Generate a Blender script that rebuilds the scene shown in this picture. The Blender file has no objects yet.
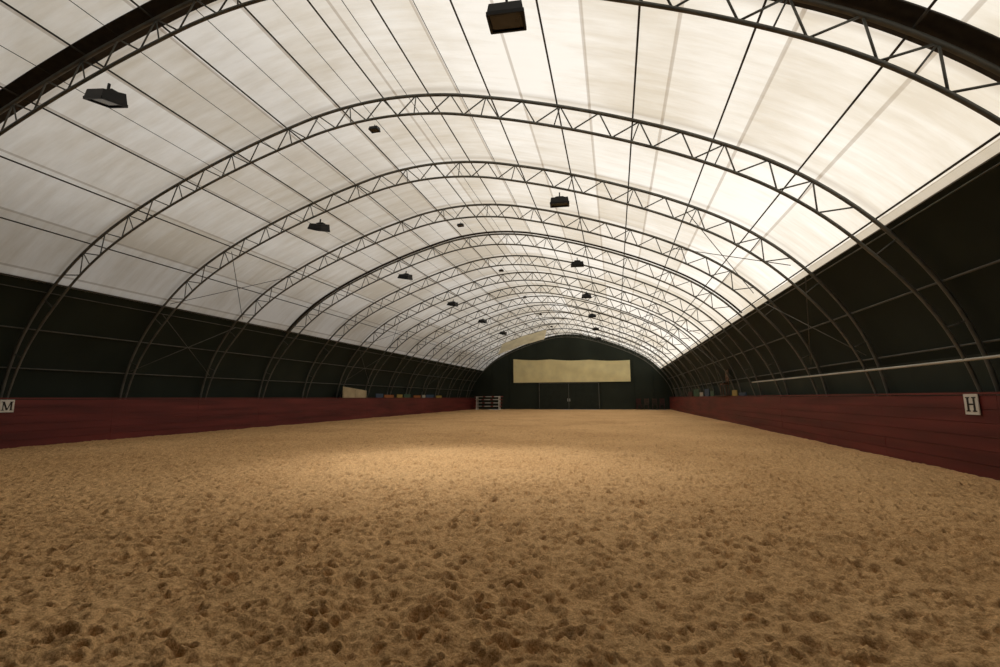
import bpy, bmesh, numpy as np, random
from math import *
from mathutils import Vector, Matrix
random.seed(4); rng=np.random.default_rng(7)
scene=bpy.context.scene
col=scene.collection
XC=-5.6; H0=1.4
Y0=10.27; S=3.516; YEND=58.4; YBACK=-1.0
KL=-17.14; KR=6.1; ZW=1.45
def YK(k): return 6.42 if k==-1 else Y0+k*S

# ------------------------------------------------------------ materials
def newmat(name):
    m=bpy.data.materials.new(name); m.use_nodes=True
    nt=m.node_tree; nt.nodes.clear()
    return m,nt,nt.nodes.new,nt.links.new
def simple(name,colr,rough=.6,metal=0.,var=.25,scale=6.,bump=.0,bscale=60.,stretch=(1,1,1),spec=.4):
    m,nt,N,L=newmat(name)
    out=N('ShaderNodeOutputMaterial'); b=N('ShaderNodeBsdfPrincipled')
    tc=N('ShaderNodeTexCoord'); mp=N('ShaderNodeMapping'); mp.inputs['Scale'].default_value=stretch
    nz=N('ShaderNodeTexNoise'); nz.inputs['Scale'].default_value=scale; nz.inputs['Detail'].default_value=6
    cr=N('ShaderNodeValToRGB')
    c=colr
    cr.color_ramp.elements[0].position=.3; cr.color_ramp.elements[1].position=.72
    cr.color_ramp.elements[0].color=(c[0]*(1-var),c[1]*(1-var),c[2]*(1-var),1)
    cr.color_ramp.elements[1].color=(min(1,c[0]*(1+var)),min(1,c[1]*(1+var)),min(1,c[2]*(1+var)),1)
    L(tc.outputs['Object'],mp.inputs['Vector']); L(mp.outputs[0],nz.inputs['Vector']); L(nz.outputs['Fac'],cr.inputs['Fac'])
    L(cr.outputs[0],b.inputs['Base Color']); b.inputs['Roughness'].default_value=rough; b.inputs['Metallic'].default_value=metal
    b.inputs['Specular IOR Level'].default_value=spec
    if bump>0:
        n2=N('ShaderNodeTexNoise'); n2.inputs['Scale'].default_value=bscale; n2.inputs['Detail'].default_value=4
        L(mp.outputs[0],n2.inputs['Vector']); bp=N('ShaderNodeBump'); bp.inputs['Strength'].default_value=bump; bp.inputs['Distance'].default_value=.02
        L(n2.outputs['Fac'],bp.inputs['Height']); L(bp.outputs[0],b.inputs['Normal'])
    L(b.outputs[0],out.inputs[0]); return m

M_steel=simple('galvanized_grey_steel',(.125,.125,.11),.5,.15,.3,3)
M_pipe=simple('dark_steel_pipe',(.07,.065,.055),.55,.2,.3,3)
M_band=simple('dark_strap_fabric',(.035,.030,.024),.8,0,.3,8)
M_black=simple('black_painted_metal',(.008,.008,.008),.45,.0,.3,8,spec=.25)
M_glass=simple('dusty_lamp_glass',(.03,.028,.025),.15,0,.2,8)
M_white=simple('white_paint',(.70,.69,.64),.5,0,.10,5)
M_ink=simple('black_ink',(.012,.012,.012),.5,0,.1,5)
M_red=simple('red_kickboard_paint',(.125,.0215,.0185),.55,0,.4,1.3,.2,40,(1,.22,3),.3)
M_redcap=simple('red_cap_paint',(.13,.024,.020),.5,0,.35,2,.1,30,(1,.2,1),.3)
M_greydk=simple('dark_green_board',(.038,.048,.037),.7,0,.2,.6,spec=.2)
M_banner=simple('cream_banner_cloth',(.80,.72,.40),.8,0,.10,.9)
M_concrete=simple('dark_soil',(.06,.045,.03),.9,0,.2,3)
M_brown=simple('brown_wood',(.11,.045,.024),.5,0,.4,6,.1,30,(1,1,.2))
M_post=simple('dark_brown_wood',(.04,.022,.015),.5,0,.4,6)
M_board=simple('tan_board',(.42,.35,.22),.8,0,.2,1.5)
M_cable=simple('steel_cable',(.06,.055,.045),.5,.3,.2,5)
M_whitepipe=simple('white_plastic_pipe',(.55,.55,.50),.4,0,.12,1)
def colmat(n,c): return simple(n,c,.5,0,.15,4)
M_c={'blue':colmat('blue_paint',(.02,.05,.10)),'orange':colmat('orange_paint',(.28,.09,.02)),'yellow':colmat('yellow_paint',(.30,.22,.05)),
 'green':colmat('green_paint',(.025,.08,.045)),'white':colmat('offwhite_paint',(.38,.36,.31)),'red':colmat('red_paint',(.045,.011,.010))}
M_tarp=simple('tan_tarpaulin',(.62,.54,.36),.8,0,.15,1.2)
M_wall=simple('dark_green_tarpaulin',(.0205,.0270,.0205),.75,0,.2,.5,.15,2,spec=.15)
M_end=simple('dark_green_end_wall',(.022,.029,.021),.7,0,.15,.5,spec=.2)

PURL=[0]+[s*a for a in (1.25,2.9,4.6,6.4,8.2,10.0,11.7) for s in (1,-1)]
PURL.sort()
def fabric(name,plain=False):
    m,nt,N,L=newmat(name)
    out=N('ShaderNodeOutputMaterial'); uv=N('ShaderNodeUVMap'); uv.uv_map='UVMap'
    sep=N('ShaderNodeSeparateXYZ'); L(uv.outputs[0],sep.inputs[0])
    def M(op,a,b=None,c=None):
        n=N('ShaderNodeMath'); n.operation=op
        for i,v in enumerate((a,b,c)):
            if v is None: continue
            if isinstance(v,(int,float)): n.inputs[i].default_value=v
            else: L(v,n.inputs[i])
        return n.outputs[0]
    def seam(coord,period,off,width,inner=0):
        f=M('FRACT',M('DIVIDE',M('ADD',coord,off),period))
        d=M('MULTIPLY',M('ABSOLUTE',M('SUBTRACT',f,.5)),period)
        mr=N('ShaderNodeMapRange'); mr.interpolation_type='SMOOTHSTEP'
        L(d,mr.inputs['Value']); mr.inputs['From Min'].default_value=inner; mr.inputs['From Max'].default_value=width
        mr.inputs['To Min'].default_value=1; mr.inputs['To Max'].default_value=0
        return mr.outputs[0]
    s1=seam(sep.outputs['X'],1.68,.52,.042,.024)
    s2=seam(sep.outputs['Y'],S,-(Y0-S*3)+S/2,.16)
    mp=N('ShaderNodeMapping'); mp.inputs['Scale'].default_value=(.6,4.0,1); L(uv.outputs[0],mp.inputs['Vector'])
    n2=N('ShaderNodeTexNoise'); n2.inputs['Scale'].default_value=1.0; n2.inputs['Detail'].default_value=7; n2.inputs['Roughness'].default_value=.65; L(mp.outputs[0],n2.inputs['Vector'])
    n3=N('ShaderNodeTexNoise'); n3.inputs['Scale'].default_value=.35; n3.inputs['Detail'].default_value=5; L(uv.outputs[0],n3.inputs['Vector'])
    cell=N('ShaderNodeCombineXYZ'); L(M('FLOOR',M('ADD',M('DIVIDE',M('ADD',sep.outputs['X'],.52),1.68),.5)),cell.inputs[0]); L(M('FLOOR',M('DIVIDE',M('ADD',sep.outputs['Y'],-(Y0-S*3)),S)),cell.inputs[1])
    wn=N('ShaderNodeTexWhiteNoise'); wn.noise_dimensions='2D'; L(cell.outputs[0],wn.inputs['Vector'])
    dirt=M('ADD',M('ADD',M('MULTIPLY',n2.outputs['Fac'],.36),M('MULTIPLY',n3.outputs['Fac'],.44)),M('MULTIPLY',wn.outputs['Value'],.18))
    cr=N('ShaderNodeValToRGB'); L(dirt,cr.inputs[0])
    cr.color_ramp.elements[0].position=.37; cr.color_ramp.elements[0].color=(.68,.62,.52,1)
    cr.color_ramp.elements[1].position=.60; cr.color_ramp.elements[1].color=(.91,.885,.835,1)
    sm=M('MINIMUM',M('ADD',M('MULTIPLY',s1,.45),M('MULTIPLY',s2,.28)),.9)
    mix=N('ShaderNodeMix'); mix.data_type='RGBA'; L(sm,mix.inputs['Factor']); L(cr.outputs[0],mix.inputs[6]); mix.inputs[7].default_value=(.28,.21,.14,1)
    c=mix.outputs[2]
    if plain:
        r=N('ShaderNodeMix'); r.data_type='RGBA'; r.inputs['Factor'].default_value=.75; L(cr.outputs[0],r.inputs[6]); r.inputs[7].default_value=(.42,.36,.27,1); c=r.outputs[2]
    mp2=N('ShaderNodeMapping'); mp2.inputs['Scale'].default_value=(.45,2.8,1); mp2.inputs['Rotation'].default_value=(0,0,.12); L(uv.outputs[0],mp2.inputs['Vector'])
    n4=N('ShaderNodeTexNoise'); n4.inputs['Scale'].default_value=1.; n4.inputs['Detail'].default_value=2; L(mp2.outputs[0],n4.inputs['Vector'])
    bp=N('ShaderNodeBump'); bp.inputs['Strength'].default_value=.3; bp.inputs['Distance'].default_value=.1; L(n4.outputs['Fac'],bp.inputs['Height'])
    t=N('ShaderNodeBsdfTranslucent'); d=N('ShaderNodeBsdfDiffuse'); L(c,t.inputs[0]); L(c,d.inputs[0]); L(bp.outputs[0],t.inputs['Normal'])
    ms=N('ShaderNodeMixShader'); ms.inputs[0].default_value=.3; L(t.outputs[0],ms.inputs[1]); L(d.outputs[0],ms.inputs[2])
    L(ms.outputs[0],out.inputs[0]); return m
M_fab=fabric('translucent_roof_membrane'); M_hem=fabric('doubled_hem_membrane',True)

def sand():
    m,nt,N,L=newmat('arena_sand')
    out=N('ShaderNodeOutputMaterial'); b=N('ShaderNodeBsdfPrincipled'); tc=N('ShaderNodeTexCoord')
    def noise(s,d,r=.5):
        n=N('ShaderNodeTexNoise'); n.inputs['Scale'].default_value=s; n.inputs['Detail'].default_value=d; n.inputs['Roughness'].default_value=r
        L(tc.outputs['Object'],n.inputs['Vector']); return n.outputs['Fac']
    a=noise(.3,3); f=noise(70,3,.65); g=noise(20,4,.6)
    def M(op,a,b,c=None):
        n=N('ShaderNodeMath'); n.operation=op
        for i,v in enumerate((a,b,c)):
            if v is None: continue
            if isinstance(v,(int,float)): n.inputs[i].default_value=v
            else: L(v,n.inputs[i])
        return n.outputs[0]
    mixv=M('ADD',M('ADD',M('MULTIPLY',f,.5),M('MULTIPLY',g,.32)),M('MULTIPLY',a,.18))
    cr=N('ShaderNodeValToRGB'); cr.color_ramp.elements[0].position=.38; cr.color_ramp.elements[1].position=.61
    cr.color_ramp.elements[0].color=(.39,.212,.082,1); cr.color_ramp.elements[1].color=(.84,.555,.285,1)
    L(mixv,cr.inputs[0])
    at=N('ShaderNodeAttribute'); at.attribute_name='pit_shade'
    mx=N('ShaderNodeMix'); mx.data_type='RGBA'; L(M('MULTIPLY',at.outputs['Fac'],.7),mx.inputs['Factor']); L(cr.outputs[0],mx.inputs[6]); mx.inputs[7].default_value=(.14,.066,.025,1)  # mixes painted pit shading into the sand colour
    L(mx.outputs[2],b.inputs['Base Color']); b.inputs['Roughness'].default_value=.95; b.inputs['Specular IOR Level'].default_value=.1
    h1=noise(60,3,.6)
    bp=N('ShaderNodeBump'); bp.inputs['Strength'].default_value=.7; bp.inputs['Distance'].default_value=.016
    L(h1,bp.inputs['Height']); L(bp.outputs[0],b.inputs['Normal'])
    L(b.outputs[0],out.inputs[0]); return m
M_sand=sand()

# ------------------------------------------------------------ helpers
def mesh_data(name,verts,faces,mat,smooth=False):
    me=bpy.data.meshes.new(name); me.from_pydata([tuple(v) for v in verts],[],faces); me.update()
    if mat: me.materials.append(mat)
    if smooth:
        for p in me.polygons: p.use_smooth=True
    return me
def add(name,me,parent=None,loc=(0,0,0),rot=(0,0,0)):
    o=bpy.data.objects.new(name,me); col.objects.link(o); o.location=loc; o.rotation_euler=rot
    if parent: o.parent=parent
    return o
def empty(name,loc):
    e=bpy.data.objects.new(name,None); col.objects.link(e); e.location=loc; e.empty_display_size=.3; return e
def thing(o,label,cat,group=None):
    o['label']=label; o['category']=cat
    if group: o['group']=group
    return o
def struct(o): o['kind']='structure'; return o
class MB:
    def __init__(s): s.v=[]; s.f=[]
    def box(s,c,d,R=None):
        n=len(s.v)
        for dx in(-.5,.5):
            for dy in(-.5,.5):
                for dz in(-.5,.5):
                    p=Vector((dx*d[0],dy*d[1],dz*d[2]))
                    if R: p=R@p
                    s.v.append(tuple(Vector(c)+p))
        for q in((0,1,3,2),(4,6,7,5),(0,4,5,1),(2,3,7,6),(0,2,6,4),(1,5,7,3)): s.f.append(tuple(n+i for i in q))
        return s
    def tube(s,pts,r,sides=8,cap=True):
        pts=[Vector(p) for p in pts]; n0=len(s.v); up=None
        for i,p in enumerate(pts):
            a=pts[max(0,i-1)]; b=pts[min(len(pts)-1,i+1)]; t=(b-a).normalized()
            if up is None: up=Vector((0,1,0)) if abs(t.y)<.9 else Vector((1,0,0))
            x=t.cross(up).normalized(); y=x.cross(t).normalized(); up=y
            for k in range(sides):
                an=2*pi*k/sides+pi/sides; s.v.append(tuple(p+x*cos(an)*r+y*sin(an)*r))
        for i in range(len(pts)-1):
            for k in range(sides):
                a=n0+i*sides+k; b=n0+i*sides+(k+1)%sides
                s.f.append((a,b,b+sides,a+sides))
        if cap:
            s.f.append(tuple(n0+k for k in range(sides))[::-1]); e=n0+(len(pts)-1)*sides
            s.f.append(tuple(e+k for k in range(sides)))
        return s
    def data(s,name,mat,smooth=False): return mesh_data(name,s.v,s.f,mat,smooth)

# ------------------------------------------------------------ roof profile
half=[(0,9.1),(1.6,8.97),(3.1,8.62),(4.5,8.2),(5.9,7.70),(7.5,7.02),(9.0,6.20),(10.2,5.25),(11.15,4.15),(11.85,2.9),(12.22,1.5),(12.3,0)]
ctrl=[(-u,z) for u,z in half[::-1]]+half[1:]
ctrl=[(ctrl[0][0],-1.4)]+ctrl+[(ctrl[-1][0],-1.4)]
C=np.array(ctrl); pts=[]
for i in range(1,len(C)-2):
    for t in np.linspace(0,1,24,endpoint=False):
        p0,p1,p2,p3=C[i-1],C[i],C[i+1],C[i+2]
        pts.append(.5*((2*p1)+(-p0+p2)*t+(2*p0-5*p1+4*p2-p3)*t*t+(-p0+3*p1-3*p2+p3)*t**3))
pts.append(C[-2]); P=np.array(pts)
AL=np.concatenate([[0],np.cumsum(np.hypot(*np.diff(P,axis=0).T))]); TOT=AL[-1]; AL=AL-TOT/2
def prof(s,off=0.):
    s=max(-TOT/2,min(TOT/2,s))
    u=np.interp(s,AL,P[:,0]); z=np.interp(s,AL,P[:,1]); e=.25
    a=max(-TOT/2,s-e); b=min(TOT/2,s+e)
    du=np.interp(b,AL,P[:,0])-np.interp(a,AL,P[:,0]); dz=np.interp(b,AL,P[:,1])-np.interp(a,AL,P[:,1])
    l=hypot(du,dz); nx,nz=-dz/l,du/l
    return (XC+u+nx*off, z+nz*off)
def zof(zz): return min([q for q in np.linspace(6,TOT/2,3000)],key=lambda q:abs(prof(q)[1]-zz))
SE=zof(4.75)
def depth(s):
    z=prof(s)[1]; t=max(0,min(1,(z-1.2)/3.3)); return .24+.26*t

# ------------------------------------------------------------ ceiling (membrane) and side walls
def sheet(name,s0,s1,ns,ys,off,mat):
    v=[];f=[];uvs=[]
    ss=np.linspace(s0,s1,ns)
    for j,y in enumerate(ys):
        for s in ss:
            x,z=prof(s,off); v.append((x,y,z)); uvs.append((s,y))
    n=ns
    for j in range(len(ys)-1):
        for i in range(ns-1): a=j*n+i; f.append((a,a+1,a+1+n,a+n))
    me=mesh_data(name,v,f,mat,True); ul=me.uv_layers.new(name='UVMap')
    vi=np.zeros(len(me.loops),dtype=np.int32); me.loops.foreach_get('vertex_index',vi)
    ul.data.foreach_set('uv',np.array(uvs,dtype=np.float32)[vi].ravel()); return add(name,me)
ys=list(np.arange(YBACK,YEND,S/2))+[YEND]
struct(sheet('ceiling',-SE,SE,110,ys,.15,M_fab))
# opaque dark sheet added out of view above the camera end, darkens near sand
struct(sheet('ceiling_light_blocker',-SE,SE,60,[YBACK,.5,3.0],.22,M_wall))
struct(sheet('wall_left',-TOT/2,-SE+.06,16,ys,.17,M_wall))
struct(sheet('wall_right',SE+.14,TOT/2,16,ys,.17,M_wall))
struct(sheet('trim_1',SE-.01,SE+.16,3,ys,.155,M_hem))
def endcap(name,y,mat):
    ss=np.linspace(-TOT/2,TOT/2,90); v=[(prof(s,.3)[0],y,prof(s,.3)[1]) for s in ss]; return struct(add(name,mesh_data(name,v,[tuple(range(len(v)))],mat)))
endcap('wall_back',YEND,M_end); endcap('wall_front',YBACK,M_wall)  # front wall out of view, set close behind the camera to darken near sand

# ------------------------------------------------------------ sand floor
nx=1650
xs=np.linspace(KL-.05,KR+.05,nx)
yl=[1.2]
while yl[-1]<YEND: yl.append(yl[-1]+min(.30,.0052*yl[-1]**.9+.004*max(0,yl[-1]-7)))
yv=np.array(yl); ny=len(yv)
XX,YY=np.meshgrid(xs,yv)
def rotgrid(w,ang):
    c,s_=cos(ang),sin(ang)
    A=(XX*c+YY*s_)/w; B=(-XX*s_+YY*c)/w; A-=A.min(); B-=B.min(); return A+1,B+1
def vn(w,seed,ang=0.):
    r=np.random.default_rng(seed); A,B=rotgrid(w,ang)
    ix=A.astype(np.int32); iy=B.astype(np.int32); fx=A-ix; fy=B-iy
    G=r.random((iy.max()+2,ix.max()+2)).astype(np.float32)
    fx=fx*fx*(3-2*fx); fy=fy*fy*(3-2*fy)
    return (G[iy,ix]*(1-fx)+G[iy,ix+1]*fx)*(1-fy)+(G[iy+1,ix]*(1-fx)+G[iy+1,ix+1]*fx)*fy-.5
def clods(w,seed,ang,hmin,hmax):
    r=np.random.default_rng(seed); A,B=rotgrid(w,ang)
    ix=A.astype(np.int32); iy=B.astype(np.int32)
    sh=(iy.max()+3,ix.max()+3)
    JX=r.random(sh).astype(np.float32); JY=r.random(sh).astype(np.float32); Rr=r.uniform(.35,.8,sh).astype(np.float32); Hh=r.uniform(hmin,hmax,sh).astype(np.float32)
    out=np.zeros_like(A)
    for dx in(-1,0,1):
        for dy in(-1,0,1):
            cx=ix+dx; cy_=iy+dy
            d2=((A-cx-JX[cy_,cx])**2+(B-cy_-JY[cy_,cx])**2)/Rr[cy_,cx]**2
            np.maximum(out,Hh[cy_,cx]*np.sqrt(np.clip(1-d2,0,1)),out=out)
    return out
Z=vn(1.9,1,.3)*.05+vn(.75,2,.8)*.05+vn(.35,3,.4)*.045
Z+=clods(.17,21,.4,0,.030)+clods(.09,22,1.0,0,.026)+clods(.055,23,.1,0,.017)
Z-=.03
PITSH=np.zeros_like(Z)  # shade painted into the sand colour inside the hoofprint pits
def stamp(n,rmin,rmax,dmin,dmax,ymax,seed,rim=.5):
    r=np.random.default_rng(seed)
    for _ in range(n):
        cx=r.uniform(xs[0],xs[-1]); cy=r.uniform(1.3,ymax); ra=r.uniform(rmin,rmax); d=r.uniform(dmin,dmax); asp=r.uniform(.55,1.1); an=r.uniform(0,pi); shd=r.uniform(.0,.9)
        R=ra*2.1
        i0,i1=np.searchsorted(xs,[cx-R,cx+R]); j0,j1=np.searchsorted(yv,[cy-R,cy+R])
        if i1<=i0 or j1<=j0: continue
        X=xs[None,i0:i1]-cx; Yy=yv[j0:j1,None]-cy
        a=X*cos(an)+Yy*sin(an); b=(-X*sin(an)+Yy*cos(an))/asp
        q=np.sqrt(a*a+b*b)/ra
        core=np.exp(-(q**3)*1.2)
        Z[j0:j1,i0:i1]+= -d*core+ d*rim*np.exp(-((q-1.35)/.38)**2)
        PITSH[j0:j1,i0:i1]=np.maximum(PITSH[j0:j1,i0:i1],shd*core)
stamp(14000,.038,.066,.025,.046,YEND,11)
stamp(21000,.022,.046,.018,.038,20,13,.4)
PITSH*=np.clip(.7+1.6*vn(.07,41,.5),0,1)
edge=np.minimum(np.clip((xs-xs[0])/.5,0,1),np.clip((xs[-1]-xs)/.5,0,1))[None,:]
Z=Z*(.35+.65*edge)+ (1-edge)*.03
V=np.stack([XX,YY,Z],-1).reshape(-1,3).astype(np.float32)
idx=np.arange(nx*ny).reshape(ny,nx)
F=np.stack([idx[:-1,:-1],idx[:-1,1:],idx[1:,1:],idx[1:,:-1]],-1).reshape(-1,4).astype(np.int32)
me=bpy.data.meshes.new('floor'); me.vertices.add(len(V)); me.vertices.foreach_set('co',V.ravel())
me.loops.add(F.size); me.loops.foreach_set('vertex_index',F.ravel())
me.polygons.add(len(F)); me.polygons.foreach_set('loop_start',np.arange(0,F.size,4,dtype=np.int32)); me.polygons.foreach_set('loop_total',np.full(len(F),4,dtype=np.int32))
me.polygons.foreach_set('use_smooth',np.ones(len(F),dtype=bool)); me.update(); me.materials.append(M_sand)
at=me.attributes.new('pit_shade','FLOAT','POINT'); at.data.foreach_set('value',PITSH.astype(np.float32).ravel())
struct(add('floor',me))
me=mesh_data('floor_edge',[(XC-12.6,YBACK,-.22),(XC+12.6,YBACK,-.22),(XC+12.6,YEND+.2,-.22),(XC-12.6,YEND+.2,-.22)],[(0,1,2,3)],M_concrete)
struct(add('floor_base',me))
me=mesh_data('floor_near',[(KL,YBACK,0),(KR,YBACK,0),(KR,1.21,0),(KL,1.21,0)],[(0,1,2,3)],M_sand); struct(add('floor_near',me))

# ------------------------------------------------------------ trusses
npan=36; step=TOT/npan
outn=[(-TOT/2+i*step) for i in range(npan+1)]
def chord(inner,r,sides=8):
    pts=[]
    for s in np.linspace(-TOT/2,TOT/2,110):
        x,z=prof(s,-depth(s) if inner else 0); pts.append((x-XC,0,max(z,.0)))
    return MB().tube(pts,r,sides)
me_out=chord(False,.041).data('outer_chord',M_steel,True); me_in=chord(True,.034).data('inner_chord',M_steel,True)
strut_me=[]; allb=MB()
for i,s in enumerate(outn[:-1]):
    sm=s+step/2
    a=prof(s,0); b=prof(sm,-depth(sm)); c=prof(s+step,0)
    leg=abs(sm)>SE-.3
    if not leg:
        for q in ((a,b),(b,c)):
            p=[(q[0][0]-XC,0,q[0][1]),(q[1][0]-XC,0,q[1][1])]
            strut_me.append(MB().tube(p,.017,6).data('strut',M_steel,True)); allb.tube(p,.023,5)
    if i%2==1:
        d=prof(s,-depth(s)); p=[(a[0]-XC,0,a[1]),(d[0]-XC,0,d[1])]
        strut_me.append(MB().tube(p,.015,6).data('strut',M_steel,True))
        if not leg: allb.tube(p,.018,5)
me_lat=allb.data('web_lattice',M_steel,True)
me_foot=MB().box((0,0,.01),(.42,.3,.06)).data('base_plate',M_steel)
def band(hw):
    bv=[];bf=[];ss=np.linspace(-SE,SE,90)
    for i,s in enumerate(ss):
        for dy in(-hw,hw):
            for o in(.10,.125):
                x,z=prof(s,o); bv.append((x-XC,dy,z))
        if i:
            a=(i-1)*4;b=i*4
            bf.extend([(a,b,b+2,a+2),(a+1,a+3,b+3,b+1),(a,a+1,b+1,b),(a+2,b+2,b+3,a+3)])
    return mesh_data('seam_band',bv,bf,M_band,True)
me_band=band(.24); me_band2=band(.09)
for k in range(-2,14):
    e=empty('roof_truss',(XC,YK(k),0))
    lab="arched grey steel lattice truss spanning the arena" if k not in(-1,3) else "arched grey steel lattice truss with dark seam strap above"
    thing(e,lab,'roof truss','arched trusses carrying the fabric roof')
    add('outer_chord',me_out,e); add('inner_chord',me_in,e)
    for sg in(-1,1): add('base_plate',me_foot,e,(sg*12.18,0,0))
    if -1<=k<=4:
        for m in strut_me: add('strut',m,e)
    else: add('web_lattice',me_lat,e)
    if k in(-1,3): o=add('seam_strap',me_band if k<0 else me_band2,e); o['label']='dark fabric strap'
for s in PURL:
    x,z=prof(s,.07); p=MB().tube([(0,YBACK+.1,0),(0,YEND-.1,0)],.019,6)
    thing(add('purlin',p.data('purlin',M_pipe,True),None,(x,0,z)),"long dark steel pipe running under the roof fabric",'purlin','roof purlins')
cab=MB().tube([(0,YBACK+.1,0),(0,YEND-.1,0)],.008,5).data('roof_cable',M_cable,True)
for s in (-5.5,-3.75,-2.1,-.65,.65,2.1):
    x,z=prof(s,.085)
    thing(add('roof_cable',cab,None,(x,0,z)),"thin dark steel cable running lengthwise under the roof fabric",'cable','lengthwise roof cables')
for sgn in(-1,1):
    for zz in(4.72,3.5,2.35):
        s=zof(zz)*sgn
        x,z=prof(s,.07)
        if zz>4: x,z=prof(s+sgn*.22,.07)
        thing(add('side_rail',MB().tube([(0,YBACK+.1,0),(0,YEND-.1,0)],.014 if zz>4 else .022,6).data('side_rail',M_steel,True),None,(x,0,z)),"thin grey steel pipe along the dark side wall",'rail','side wall rails')
def pp(s,k,off=-.17): x,z=prof(s,off); return Vector((x,YK(k),z))
def xbrace(sa,sb,k):
    A=pp(sa,k); e=empty('cross_brace',A)
    for p,q in((pp(sa,k),pp(sb,k+1)),(pp(sb,k),pp(sa,k+1))):
        add('cable',MB().tube([p-A,q-A],.012,5).data('cable',M_cable if abs(sa)<12 else M_steel,True),e)
    thing(e,"crossed thin steel bracing cables between two roof trusses",'cable','bracing cables')
for k in(1,5,9):
    for sgn in(-1,1):
        xbrace(sgn*14.4,sgn*11.9,k); xbrace(sgn*11.4,sgn*8.2,k)

# ------------------------------------------------------------ kickboards
def kick(x,sgn):
    mb=MB(); r=random.Random(3); hb=.236
    e=empty('kickboard',(x,25,0))
    y=YBACK
    while y<YEND-.3:
        L_=min(S,YEND-.1-y)
        for i in range(6):
            o=r.uniform(0,.007); mb.box((sgn*(.02+o),y+L_/2-25,.0+hb*(i+.5)),(.03,L_-.004,hb-.008))
        mb.box((sgn*.040,y+L_/2-25,.71),(.012,L_,1.40))
        y+=S
    add('planking',mb.data('planking',M_red),e)
    add('cap_rail',MB().box((sgn*.055,(YEND+YBACK)/2-25,ZW),(.13,YEND-YBACK-.2,.04)).data('cap_rail',M_redcap),e)
    pm=MB().box((sgn*.08,0,.72),(.06,.09,1.4)).data('post',M_post)
    for k in range(-3,13): add('post',pm,e,(0,Y0+k*S-25-1.2,0))
    thing(e,"dark red painted horizontal plank kickboard around the arena",'kickboard')
kick(KL,-1); kick(KR,1)
thing(sheet('lining_board',zof(2.15),zof(1.2),6,[0,14,28,42,YEND-.3],.12,M_greydk),"long dark grey-green lining board above the kickboard",'board')
pipe=MB().tube([(0,1.0,0),(0,12,-.01),(0,24,0.02)],.027,10)
for yy in(3.24,6.42,10.27,13.8,17.3,20.8): pipe.box((.05,yy,0),(.10,.03,.02))
thing(add('water_pipe',pipe.data('water_pipe',M_whitepipe,True),None,(6.18,0,2.06)),"white plastic pipe fixed along the truss legs",'pipe')

# ------------------------------------------------------------ letter boards
def letter(ch,x,y,z,facing):
    e=empty('letter_board',(x,y,z))
    add('panel',MB().box((0,0,0),(.015,.34,.36)).data('panel',M_white),e)
    mb=MB(); xx=facing*.011
    def bx(w,zc,dw,dz,ang=0):
        mb.box((xx,w*facing,zc*.9),(.006,dw,dz*.9),Matrix.Rotation(ang*facing,3,'X'))
    if ch=='H':
        for sx in(-.075,.075):
            bx(sx,0,.042,.28)
            for zz in(-.13,.13): bx(sx,zz,.095,.022)
        bx(0,0,.13,.03)
    else:
        bx(-.095,0,.022,.28); bx(.095,0,.042,.28)
        for sx in(-.1,.1):
            for zz in(-.13,.13): bx(sx,zz,.075,.022)
        bx(-.043,.0,.042,.28,radians(20)); bx(.043,.0,.022,.28,-radians(20))
    add('letter',mb.data('letter',M_ink),e)
    thing(e,"white board with black letter %s on the kickboard"%ch,'sign','arena letter boards')
letter('H',KR-.02,10.08,1.26,-1); letter('M',KL+.02,10.04,1.23,1)

# ------------------------------------------------------------ floodlights
def lamp_meshes():
    v=[(-.30,-.24,-.14),(.30,-.24,-.14),(.30,.24,-.14),(-.30,.24,-.14),(-.27,-.20,.04),(.27,-.20,.04),(.27,.22,.10),(-.27,.22,.10)]
    f=[(4,5,6,7),(0,1,5,4),(1,2,6,5),(2,3,7,6),(3,0,4,7),(3,2,1,0)]
    hb=mesh_data('housing',v,f,M_black)
    gl=MB().box((0,0,-.145),(.50,.38,.012)).data('glass',M_glass)
    rim=MB(); 
    for a,b,c,d in((0,-.23,.6,.04),(0,.23,.6,.04)): rim.box((a,b,-.145),(c,d,.06))
    for a in(-.29,.29): rim.box((a,0,-.145),(.04,.48,.06))
    rm=rim.data('rim',M_black)
    yk=MB()
    yk.box((0,.02,.09),(.30,.06,.05)); yk.box((0,.02,.18),(.04,.04,.16)); yk.box((0,.10,.10),(.22,.16,.08))
    return hb,gl,rm,yk.data('bracket',M_black)
LM=lamp_meshes()
def flood(x,y,z,tilt,yaw,roll=0,sc=1.):
    e=empty('floodlight',(x,y,z)); e.scale=(sc,)*3
    for n,m in zip(('housing','glass','rim'),LM[:3]): add(n,m,e,(0,0,0),(tilt,roll,yaw))
    add('bracket',LM[3],e,(0,0,0),(0,roll*.5,yaw))
    thing(e,"black boxy floodlight hanging under a roof truss",'lamp','arena floodlights')
for k in range(-1,12,2):
    y=YK(k)+.1; z=7.45 if k>=0 else 7.43
    flood(-1.45,y,z,radians(8),radians(5),0,.95)
    flood(-9.85 if k>=0 else -9.58,y,z-.05,radians(10),radians(-6),radians(12),.95)
for k in(0,2,4,6,8,10):
    flood(-5.8,YK(k),8.33,0,0,0,.40)

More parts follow.
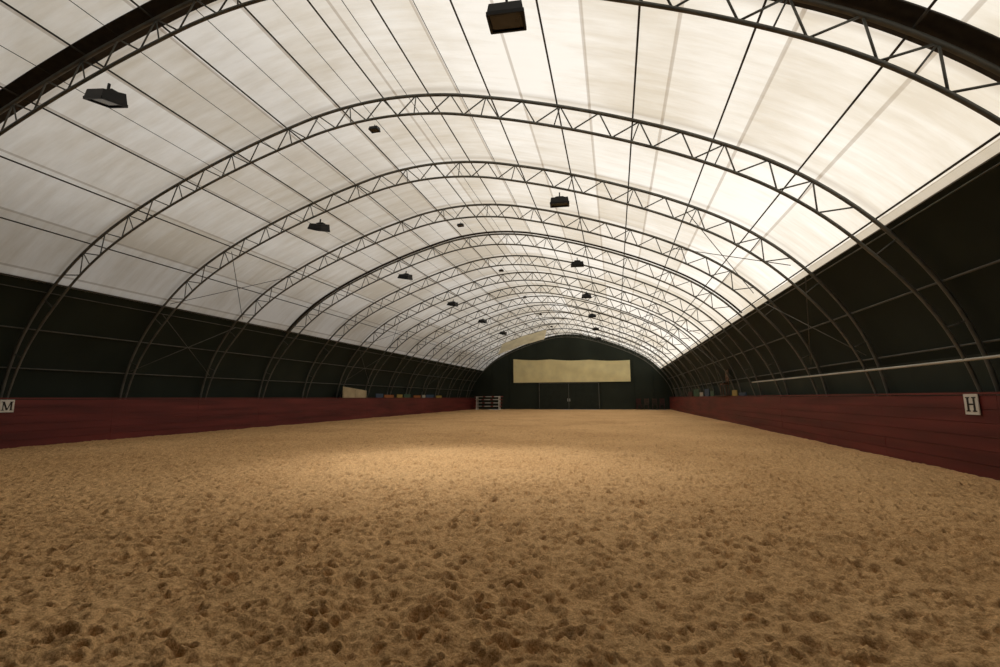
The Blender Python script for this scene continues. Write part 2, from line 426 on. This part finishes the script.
# ------------------------------------------------------------ end wall: door, banner
e=empty('door_1',(-5.5,YEND-.08,0)); struct(e)
M_door=simple('green_door',(.018,.024,.018),.6,0,.2,2,spec=.2)
for sx in(-1,1):
    struct(add('door_leaf',MB().box((sx*1.8,0,1.6),(3.54,.06,3.15)).data('door_leaf',M_door),e))
    struct(add('door_handle',MB().box((sx*.12,-.06,1.15),(.05,.05,.35)).data('door_handle',M_white),e))
fr=MB()
for sx in(-3.62,3.62): fr.box((sx,-.03,1.62),(.06,.06,3.24))
fr.box((0,-.03,3.22),(7.3,.06,.06)); fr.box((0,-.03,1.58),(.04,.04,3.1)); struct(add('door_frame',fr.data('door_frame',M_steel),e))
bvv=[];bff=[];nb=60
for j in range(9):
    for i in range(nb):
        t=i/(nb-1); x=-12.35+14.2*t; top=6.28-.42*t-.12*sin(pi*((t*3)%1)); z=3.30+(top-3.30)*j/8
        bvv.append((x+5.1,.03*sin(t*40)+.02*sin(j*1.1+t*9),z-4.6))
for j in range(8):
    for i in range(nb-1): a=j*nb+i; bff.append((a,a+1,a+1+nb,a+nb))
thing(add('banner',mesh_data('banner',bvv,bff,M_banner,True),None,(-5.1,YEND-.20,4.6)),"long blank cream cloth banner hung above the doors",'banner')
for i,x in enumerate((-15.2,-12.9,-9.3,-1.6,2.2,4.4)):
    zt=np.interp(abs(x-XC),P[len(P)//2:,0],P[len(P)//2:,1])-.1
    thing(add('wall_post',MB().box((0,0,zt/2),(.05,.05,zt)).data('wall_post',M_end),None,(x,YEND-.05,0)),"slim dark green steel post on the end wall",'post','end wall posts')
tv=[];tf=[]
for j in range(8):
    for i in range(12):
        s=-6.2+5.1*i/11; x,z=prof(s,-.68); tv.append((x,46+2.0*j/7,z-1.3*(1-j/7)*(1-.05*i/11)+.03*sin(i*1.3+j)))
for j in range(7):
    for i in range(11): a=j*12+i; tf.append((a,a+1,a+13,a+12))
thing(add('hanging_tarp',mesh_data('hanging_tarp',tv,tf,M_tarp,True)),"tan tarpaulin slung beneath the fabric roof",'tarpaulin')

# ------------------------------------------------------------ pole rack with jump poles
RX,RY=-15.05,56.0
e=empty('jump_pole_rack',(RX,RY,0))
for sx in(-1.4,1.4):
    mb=MB().box((sx,-.3,.8),(.09,.09,1.6)).box((sx,.3,.8),(.09,.09,1.6)).box((sx,0,.06),(.12,1.0,.1))
    add('upright',mb.data('upright',M_white),e)
    for zz in(.35,.75,1.15,1.5): add('rung',MB().box((sx,0,zz),(.06,.6,.06)).data('rung',M_white),e)
thing(e,"white wooden rack holding show jumping poles",'rack')
def polemat():
    m,nt,N,L=newmat('striped_pole_paint'); out=N('ShaderNodeOutputMaterial'); b=N('ShaderNodeBsdfPrincipled'); tc=N('ShaderNodeTexCoord'); sp=N('ShaderNodeSeparateXYZ'); L(tc.outputs['Object'],sp.inputs[0])
    a=N('ShaderNodeMath'); a.operation='PINGPONG'; a.inputs[1].default_value=.55; L(sp.outputs[0],a.inputs[0])
    g=N('ShaderNodeMath'); g.operation='GREATER_THAN'; g.inputs[1].default_value=.38; L(a.outputs[0],g.inputs[0])
    mx=N('ShaderNodeMix'); mx.data_type='RGBA'; L(g.outputs[0],mx.inputs['Factor']); mx.inputs[6].default_value=(.62,.6,.55,1); mx.inputs[7].default_value=(.25,.03,.03,1)
    L(mx.outputs[2],b.inputs['Base Color']); L(b.outputs[0],out.inputs[0]); return m
M_pole=polemat(); pm=MB().tube([(-1.75,0,0),(1.75,0,0)],.05,10).data('jump_pole',M_pole,True)
for zz in(.43,.83,1.23,1.58):
    for dy in(-.15,.08):
        thing(add('jump_pole',pm,None,(RX+random.uniform(-.1,.1),RY+dy,zz)),"white jumping pole with red stripes on a rack",'pole','jumping poles on the rack')

# ------------------------------------------------------------ chairs
def chair(x,y,z,rz,mat,lab,sc=(1,1,1)):
    e=empty('chair',(x,y,z)); e.rotation_euler=(0,0,rz); e.scale=sc
    add('seat',MB().box((0,0,.45),(.44,.44,.05)).data('seat',mat),e)
    mb=MB().box((-.19,.2,.75),(.04,.04,.6)).box((.19,.2,.75),(.04,.04,.6))
    for zz in(.62,.78,.94): mb.box((0,.2,zz),(.38,.03,.13))
    add('backrest',mb.data('backrest',mat),e)
    lg=MB().box((0,0,.215),(.04,.04,.43)).data('leg',mat)
    for a in(-.19,.19):
        for b in(-.19,.19): add('leg',lg,e,(a,b,0))
    thing(e,lab,'chair'); return e
for x,y,m,l in((2.6,56.0,M_c['red'],"dark red chair by the end wall"),(3.4,56.6,M_post,"brown wooden chair by the end wall"),(4.3,56.1,M_post,"brown wooden chair by the end wall"),(5.1,56.5,M_c['red'],"dark red chair by the end wall")):
    chair(x,y,.02,random.uniform(-.4,.4),m,l,(1.25,)*3)
thing(add('shelf',MB().box((0,0,0),(.40,3.0,.04)).data('shelf',M_post),None,(KR+.04,30,1.50)),"narrow wooden shelf on top of the kickboard",'shelf')
chair(KR+.03,29.5,1.52,-pi/2,M_brown,"tall brown wooden chair standing on the kickboard shelf",(1.6,.8,1.4))
def board(x,y,L_,h_,c,lab):
    mb=MB().box((0,0,h_/2),(.035,L_,h_)).box((0,-L_/2+.1,.02),(.12,.05,.04)).box((0,L_/2-.1,.02),(.12,.05,.04))
    thing(add('painted_board',mb.data('painted_board',M_c[c]),None,(x,y,ZW+.02)),lab,'board','painted boards on the kickboards')
yy=32.0
for c,L_,g,hh in(('blue',1.1,.2,.30),('orange',1.6,.6,.22),('yellow',1.0,.3,.26),('green',1.3,.7,.30),('orange',1.5,.4,.2),('white',.7,.2,.25),('blue',1.9,.7,.28),('yellow',1.5,.4,.2)):
    board(KL-.07,yy+L_/2,L_,hh,c,"small %s painted board on the kickboard cap"%c); yy+=L_+g
for y,L_,h_,c in((27.4,1.0,.3,'yellow'),(25.8,1.3,.16,'blue'),(33.4,1.2,.35,'green'),(35.2,1.6,.5,'blue'),(37.4,1.4,.3,'white'),(39.6,2.4,.55,'green'),(42.8,2.2,.4,'red')):
    board(KR+.07,y,L_,h_,c,"small %s painted board on the kickboard cap"%c)
mb=MB()
pv=[(a,b,c) for a in(-.02,.02) for b,c in((-1.5,0),(1.5,0),(1.5,.50),(-1.5,.72))]
mb.v+=pv; mb.f+=[(0,1,2,3),(7,6,5,4),(0,4,5,1),(1,5,6,2),(2,6,7,3),(3,7,4,0)]
for i,hh in((-1.4,.66),(0,.56),(1.4,.48)): mb.box((.03,i,hh/2),(.03,.06,hh))
thing(add('notice_board',mb.data('notice_board',M_board),None,(KL-.07,29.1,ZW+.02)),"pale tan board leaning above the kickboard",'board')

# ------------------------------------------------------------ light
w=bpy.data.worlds.new('World'); scene.world=w; w.use_nodes=True
bg=w.node_tree.nodes['Background']; bg.inputs[0].default_value=(1,.98,.945,1); bg.inputs[1].default_value=.31
sl=bpy.data.lights.new('sun','SUN'); sl.energy=4.7; sl.angle=radians(20); sl.color=(1,.975,.93)
so=bpy.data.objects.new('sun',sl); col.objects.link(so)
sd=Vector((.78,.20,.59)).normalized(); so.rotation_euler=sd.to_track_quat('Z','Y').to_euler()
sp=bpy.data.lights.new('lamp_light','SPOT'); sp.energy=1500; sp.spot_size=radians(74); sp.spot_blend=1; sp.shadow_soft_size=.8; sp.color=(1,.98,.95)
spo=bpy.data.objects.new('lamp_light',sp); col.objects.link(spo); spo.location=(-4.2,YK(0)+.6,8.0)
spo.rotation_euler=(spo.location-Vector((-3.5,10.0,0))).to_track_quat('Z','Y').to_euler()

# ------------------------------------------------------------ camera
cam=bpy.data.cameras.new('camera'); co=bpy.data.objects.new('camera',cam); col.objects.link(co)
cam.sensor_width=36; cam.lens=.471*36; cam.clip_start=.05; cam.clip_end=300
yaw,pitch,roll=.2373,.1364,-.004
cy,sy=cos(yaw),sin(yaw); Fv=Vector((-sy*cos(pitch),cy*cos(pitch),sin(pitch))); R0=Vector((cy,sy,0)); U0=R0.cross(Fv)
Rv=R0*cos(roll)+U0*sin(roll); Uv=Rv.cross(Fv)
mat=Matrix((( Rv.x,Uv.x,-Fv.x,0),(Rv.y,Uv.y,-Fv.y,0),(Rv.z,Uv.z,-Fv.z,H0),(0,0,0,1)))
co.matrix_world=mat; scene.camera=co
scene.view_settings.view_transform='Standard'
